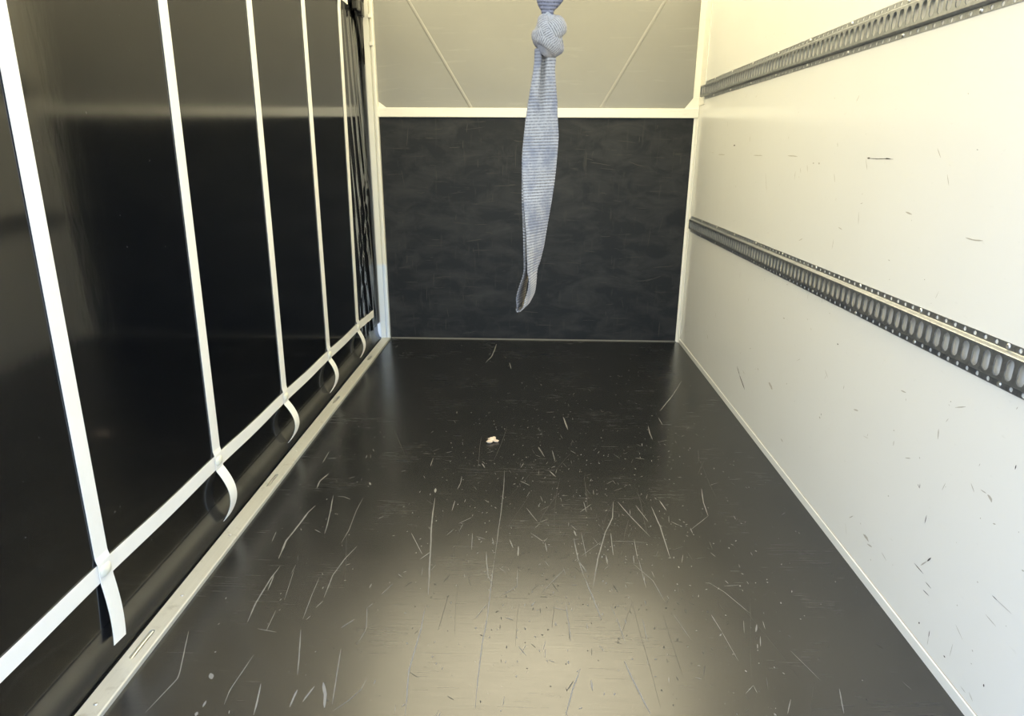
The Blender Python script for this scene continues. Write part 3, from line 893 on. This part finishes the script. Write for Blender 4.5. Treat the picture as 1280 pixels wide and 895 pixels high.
def lashing_rail(zb, label, y_far):
    root = thing('lashing_rail', label, 'rail', (XR, 2.7, zb), 'perforated lashing rails on the side wall')
    ncell = int((y_far - Y0 - 0.01) / PITCH)
    ys = [y_far - PITCH * (i + 0.5) for i in range(ncell)]
    ya, yb = y_far - PITCH * ncell, y_far
    F, D = 0.0016, 0.016                                # flange and web stand-off from the wall
    hole = [(0.0056 * math.cos(-2 * math.pi * i / 12), 0.0056 * math.sin(-2 * math.pi * i / 12)) for i in range(12)]
    slot = [(0.0118 * math.cos(-a), 0.0118 * math.sin(-a) + s * 0.0128) for s, rg in ((-1, range(0, 8)), (1, range(8, 16))) for a in [2 * math.pi * i / 14 if i < 8 else 2 * math.pi * (i - 1) / 14 for i in rg]]
    for nm, z0, z1 in (('lower_flange', 0.0, 0.016), ('upper_flange', 0.090, 0.106)):
        mb = MB(); zc = zb + (z0 + z1) / 2
        for y in ys:
            perforated(mb, y, (z1 - z0) / 2, hole, lambda a, b, h: (XR - F - h, a, zc + b), F)
        for zz in (zb + z0, zb + z1):
            mb.add([(XR - F, ya, zz), (XR - F, yb, zz), (XR, yb, zz), (XR, ya, zz)], [(0, 1, 2, 3)])
        mb.build(nm, M_GALV, root)
    mb = MB(); zc = zb + 0.053
    for y in ys:
        perforated(mb, y, 0.0305, slot, lambda a, b, h: (XR - D - h, a, zc + b), 0.003)
    for za, zz in ((zb + 0.016, zb + 0.0225), (zb + 0.090, zb + 0.0835)):
        sgn = 1 if zz > za else -1
        prof = [(XR - F, za), (XR - F - 0.002, za + sgn * 0.0015), (XR - D + 0.002, zz - sgn * 0.0015), (XR - D, zz)]
        mb.grid([[(x, ya, z) for x, z in prof], [(x, yb, z) for x, z in prof]])
    mb.build('slotted_channel', M_GALV, root)
    # end cap by the bulkhead
    cap = MB(); cap.prism([(XR - F, zb + 0.016), (XR - D, zb + 0.0225), (XR - D, zb + 0.0835), (XR - F, zb + 0.090)], yb - 0.001, yb + 0.001, 1)
    recalc(cap.build('end_cap', M_GALV, root))
    for y in ys[7::9]:                                  # fixing rivets in both flanges
        for zz in (0.008, 0.098):
            k = MB(); rows = []
            for i in range(4):
                e = i / 3 * math.pi / 2
                rows.append([(XR - F - 0.0035 * math.sin(e), y + 0.0068 * math.cos(e) * math.cos(q), zb + zz + 0.0068 * math.cos(e) * math.sin(q)) for q in [2 * math.pi * j / 10 for j in range(10)]])
            k.grid(rows, close_u=True)
            recalc(k.build('rivet', M_STEEL, root, smooth=True))
    return root
lashing_rail(0.797, 'lower perforated galvanised lashing rail along the white wall', 4.475)
lashing_rail(1.628, 'upper perforated galvanised lashing rail high on the white wall', 4.475)

# ------------------------------------------------------------------ knotted pull strap hanging from the rear header
SY = 0.95
pull = thing('pull_strap', 'knotted grey webbing pull strap hanging in mid air before the bulkhead', 'strap', (0.018, SY, 2.27))
TAB = [  # z, left, right as seen
    (1.423, 0.000, 0.029), (1.413, -0.001, 0.028), (1.393, -0.004, 0.030), (1.368, -0.008, 0.033), (1.347, -0.011, 0.034), (1.327, -0.013, 0.036),
    (1.305, -0.015, 0.035), (1.284, -0.015, 0.034), (1.262, -0.014, 0.032), (1.240, -0.013, 0.029), (1.217, -0.0115, 0.025), (1.195, -0.010, 0.021),
    (1.171, -0.0095, 0.017), (1.148, -0.009, 0.011), (1.130, -0.009, 0.004), (1.118, -0.0105, 0.0025), (1.100, -0.014, 0.0015), (1.082, -0.018, -0.008)]
def tab(z):
    T = TAB
    if z >= T[0][0]: return T[0][1:]
    if z <= T[-1][0]: return T[-1][1:]
    for a, b in zip(T, T[1:]):
        if b[0] <= z <= a[0]:
            u = (a[0] - z) / (a[0] - b[0])
            return a[1] + (b[1] - a[1]) * u, a[2] + (b[2] - a[2]) * u
W_ = 0.050
def strap_frame(z):
    l, r = tab(z)
    wid = r - l
    if z > 1.31: th = 0.10
    else: th = math.acos(max(0.12, min(0.985, (wid - 0.001) / W_)))
    blend = max(0, min(1, (z - 1.29) / 0.03))
    th = th * (1 - blend) + 0.14 * blend
    th = min(th, 1.40)
    return l, r, th
def sepf(z):                                            # half distance between the two layers
    if z > 1.2: return 0.0016 + 0.0012 * max(0, min(1, (1.30 - z) / 0.1))
    if z > 1.14: return 0.0028
    return 0.0028 + 0.0045 * math.sin(math.pi * min(1, (1.14 - z) / 0.06)) ** 1.0
stations = []                                           # centre, width direction, outward normal, fold
ztop_, zbot = 1.437, 1.0885
N1 = 420
for side in (1, -1):
    seq = []
    for i in range(N1 + 1):
        z = ztop_ + (zbot - ztop_) * i / N1
        l, r, th = strap_frame(z)
        wdir = Vector((math.cos(th), math.sin(th), 0)); nrm = Vector((math.sin(th), -math.cos(th), 0))
        if z > 1.13:
            cx = (l + r) / 2
        else:
            u = min(1, (1.13 - z) / 0.042)
            cx = -0.0025 * (1 - u) + -0.0105 * u
        scale = 1.0 if z < 1.31 else max(0.5, min(1.0, (r - l) / W_))
        seq.append((Vector((cx, SY + 0.004 * math.sin((z - 1.1) * 9), z)) + nrm * side * sepf(z), wdir, nrm * side, scale, side))
    stations.append(seq)
front, back = stations
h = sepf(zbot)
mid = (front[-1][0] + back[-1][0]) / 2
nb = front[-1][2]
uturn = []
for i in range(1, 24):
    a = math.pi * i / 24
    uturn.append((mid + nb * h * math.cos(a) + Vector((-0.0035, 0, 0)) * math.sin(a) - Z_ * 0.0075 * math.sin(a), front[-1][1], nb * math.cos(a) - Z_ * math.sin(a), front[-1][3], 1))
seq = front + uturn + back[::-1]
NS = 21
mb = MB(); L = 0.0; prev = None
outer, inner = [], []
for k, (P, D, N, sc, side) in enumerate(seq):
    if prev is not None: L += (P - prev).length
    prev = P
    ro, ri = [], []
    g = max(0, min(1, (P.z - 1.325) / 0.085)) if True else 0
    for j in range(NS):
        s = -1 + 2 * j / (NS - 1)
        e = min(1, (1 - abs(s)) / 0.12)
        crease = -0.012 * g * math.exp(-((s + 0.12) / 0.2) ** 2) * (1 if side == 1 else -1) + 0.0035 * g * (1 - abs(s) ** 2)
        curl = 0.0022 * (s * s) * (1 - g) * (-1 if side == 1 else 1) * max(0, min(1, (P.z - 1.15) / 0.1))
        rib = 0.00032 * math.sin(2 * math.pi * L / 0.0043 + 0.9 * s) * (1 if j % 2 else 0.7)
        off = N * (crease + curl)
        fray = 0.0004 * noise.noise(Vector((L * 900, j, side))) * (1 if abs(s) > 0.97 else 0)
        Q = P + D * (W_ / 2 * s * sc + fray)
        ro.append(Q + off + N * (0.0009 * e + rib)); ri.append(Q + off - N * (0.0009 * e - rib * 0.5))
    outer.append((ro, L)); inner.append(ri)
rows = []
for (ro, l_), ri in zip(outer, inner):
    base = len(rows) * 2 * NS
    rows.append(ro + ri[::-1])
    for j in range(NS):
        s = (j / (NS - 1) - 0.5) * W_
        mb.uv[base + j] = (s, l_); mb.uv[base + 2 * NS - 1 - j] = (s, l_)
mb.grid(rows, close_u=True)
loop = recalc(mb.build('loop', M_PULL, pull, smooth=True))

# knot: a lumpy core with three broad wraps laid over it
kc = Vector((0.0185, SY, 1.4535))
mb = MB()
def wrap(mb, axis, tilt_from, ra, rb, w, th, c, a0=0, a1=2 * math.pi, n=64, bulge=0.3, dark=False):
    A = Vector(axis).normalized(); U = Vector(tilt_from); U = (U - A * U.dot(A)).normalized(); V = A.cross(U)
    rows = []; base0 = len(mb.v); L = 0; prev = None
    for i in range(n + 1):
        a = a0 + (a1 - a0) * i / n
        P = c + U * ra * math.cos(a) + V * rb * math.sin(a)
        N = (U * math.cos(a) / ra + V * math.sin(a) / rb).normalized()
        if prev is not None: L += (P - prev).length
        prev = P
        row = []
        m = 18
        for j in range(m):
            q = 2 * math.pi * j / m
            cs, sn = math.cos(q), math.sin(q)
            px = math.copysign(abs(cs) ** 0.7, cs) * w / 2
            pn = math.copysign(abs(sn) ** 0.8, sn) * th / 2 - bulge * px * px / (w / 2) * 1.0
            wob = 0.0006 * noise.noise(Vector((a * 3, q, ra * 1000)))
            row.append(P + A * px + N * (pn + wob))
            mb.uv[base0 + i * m + j] = (px, L * 1.5)
        rows.append(row)
    mb.grid(rows, close_u=True)
    if a1 - a0 < 6.2:
        mb.add(rows[0], [tuple(range(18))]); mb.add(rows[-1], [tuple(range(18))])
# core
rows = []; m = 24
for i in range(17):
    e = -math.pi / 2 + math.pi * i / 16
    row = []
    for j in range(m):
        q = 2 * math.pi * j / m
        dirv = Vector((math.cos(e) * math.cos(q), math.cos(e) * math.sin(q), math.sin(e)))
        k = 1 + 0.12 * noise.noise(dirv * 2.2)
        row.append(kc + Vector((dirv.x * 0.0185 * k, dirv.y * 0.016 * k, dirv.z * 0.027 * k)))
    rows.append(row)
b0 = mb.grid(rows, close_u=True)
wrap(mb, (-0.50, -0.25, 0.83), (1, 0, 0.55), 0.0205, 0.0175, 0.025, 0.0085, kc + Vector((0.0005, 0, 0.004)))
wrap(mb, (0.55, 0.15, 0.80), (1, 0, -0.6), 0.0180, 0.0175, 0.022, 0.0075, kc + Vector((-0.001, 0.0, -0.009)))
wrap(mb, (0.86, -0.30, 0.42), (-0.3, -1, 0.1), 0.0215, 0.0250, 0.017, 0.006, kc + Vector((0.003, 0.002, 0.001)))
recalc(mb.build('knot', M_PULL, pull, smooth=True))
# doubled webbing above the knot
mb = MB(); rows = []
m = 24; L = 0
zt = 2.275
zl = [1.474, 1.480, 1.4835, 1.486, 1.489, 1.494, 1.502, 1.515, 1.53] + [1.53 + (zt - 1.53) * i / 60 for i in range(1, 61)]
for i, z in enumerate(zl):
    top = max(0, min(1, (z - 1.483) / 0.012))
    w = 0.016 + 0.020 * top ** 0.7 + 0.012 * max(0, min(1, (z - 1.51) / 0.15)); th = 0.014 - 0.008 * max(0, min(1, (z - 1.53) / 0.2)) + 0.004 * top
    cx = 0.0165 + 0.003 * top
    row = []
    for j in range(m):
        q = 2 * math.pi * j / m
        cs, sn = math.cos(q), math.sin(q)
        px = math.copysign(abs(cs) ** 0.6, cs) * w / 2
        groove = 0.0025 * math.exp(-(px / 0.004) ** 2) * (1 if sn < 0 else -1)
        row.append(Vector((cx + px, SY - 0.012 * max(0, min(1, (z - 1.55) / 0.3)) * 0 + math.copysign(abs(sn) ** 0.8, sn) * th / 2 + groove, z)))
        mb.uv[i * m + j] = (px, z)
    rows.append(row)
mb.grid(rows, close_u=True)
mb.add(rows[0], [tuple(range(m))]); mb.add(rows[-1], [tuple(range(m))])
recalc(mb.build('upper_webbing', M_PULL_SHADED, pull, smooth=True, label='webbing above the knot with its shadow painted in'))
# bracket that carries the strap on the rear header
mb = MB(); mb.box((-0.02, Y0 - 0.01, 2.272), (0.06, SY + 0.02, 2.279)); mb.box((-0.02, Y0 - 0.002, 2.272), (0.06, Y0 + 0.004, 2.33))
mb.build('hanger', M_GALV, pull)

# ------------------------------------------------------------------ scrap on the floor
mb = MB()
rng = random.Random(5)
for c, r_, sq in (((-0.178, 2.790, 0.010), (0.018, 0.015, 0.011), 1), ((-0.186, 2.772, 0.007), (0.013, 0.010, 0.007), 2), ((-0.154, 2.785, 0.006), (0.013, 0.006, 0.006), 3), ((-0.168, 2.800, 0.011), (0.012, 0.012, 0.010), 4)):
    rows = []
    for i in range(9):
        e = -math.pi / 2 + math.pi * i / 8
        row = []
        for j in range(12):
            q = 2 * math.pi * j / 12
            dv = Vector((math.cos(e) * math.cos(q), math.cos(e) * math.sin(q), math.sin(e)))
            k = 1 + 0.45 * noise.noise(dv * 2.6 + Vector((sq * 7, 0, 0)))
            row.append((c[0] + dv.x * r_[0] * k, c[1] + dv.y * r_[1] * k, max(0.0004, c[2] + dv.z * r_[2] * k)))
        rows.append(row)
    mb.grid(rows, close_u=True)
chip = recalc(mb.build('crumpled_scrap', M_CHIP))
tag(chip, 'small beige crumpled scrap lying on the black floor', 'scrap')
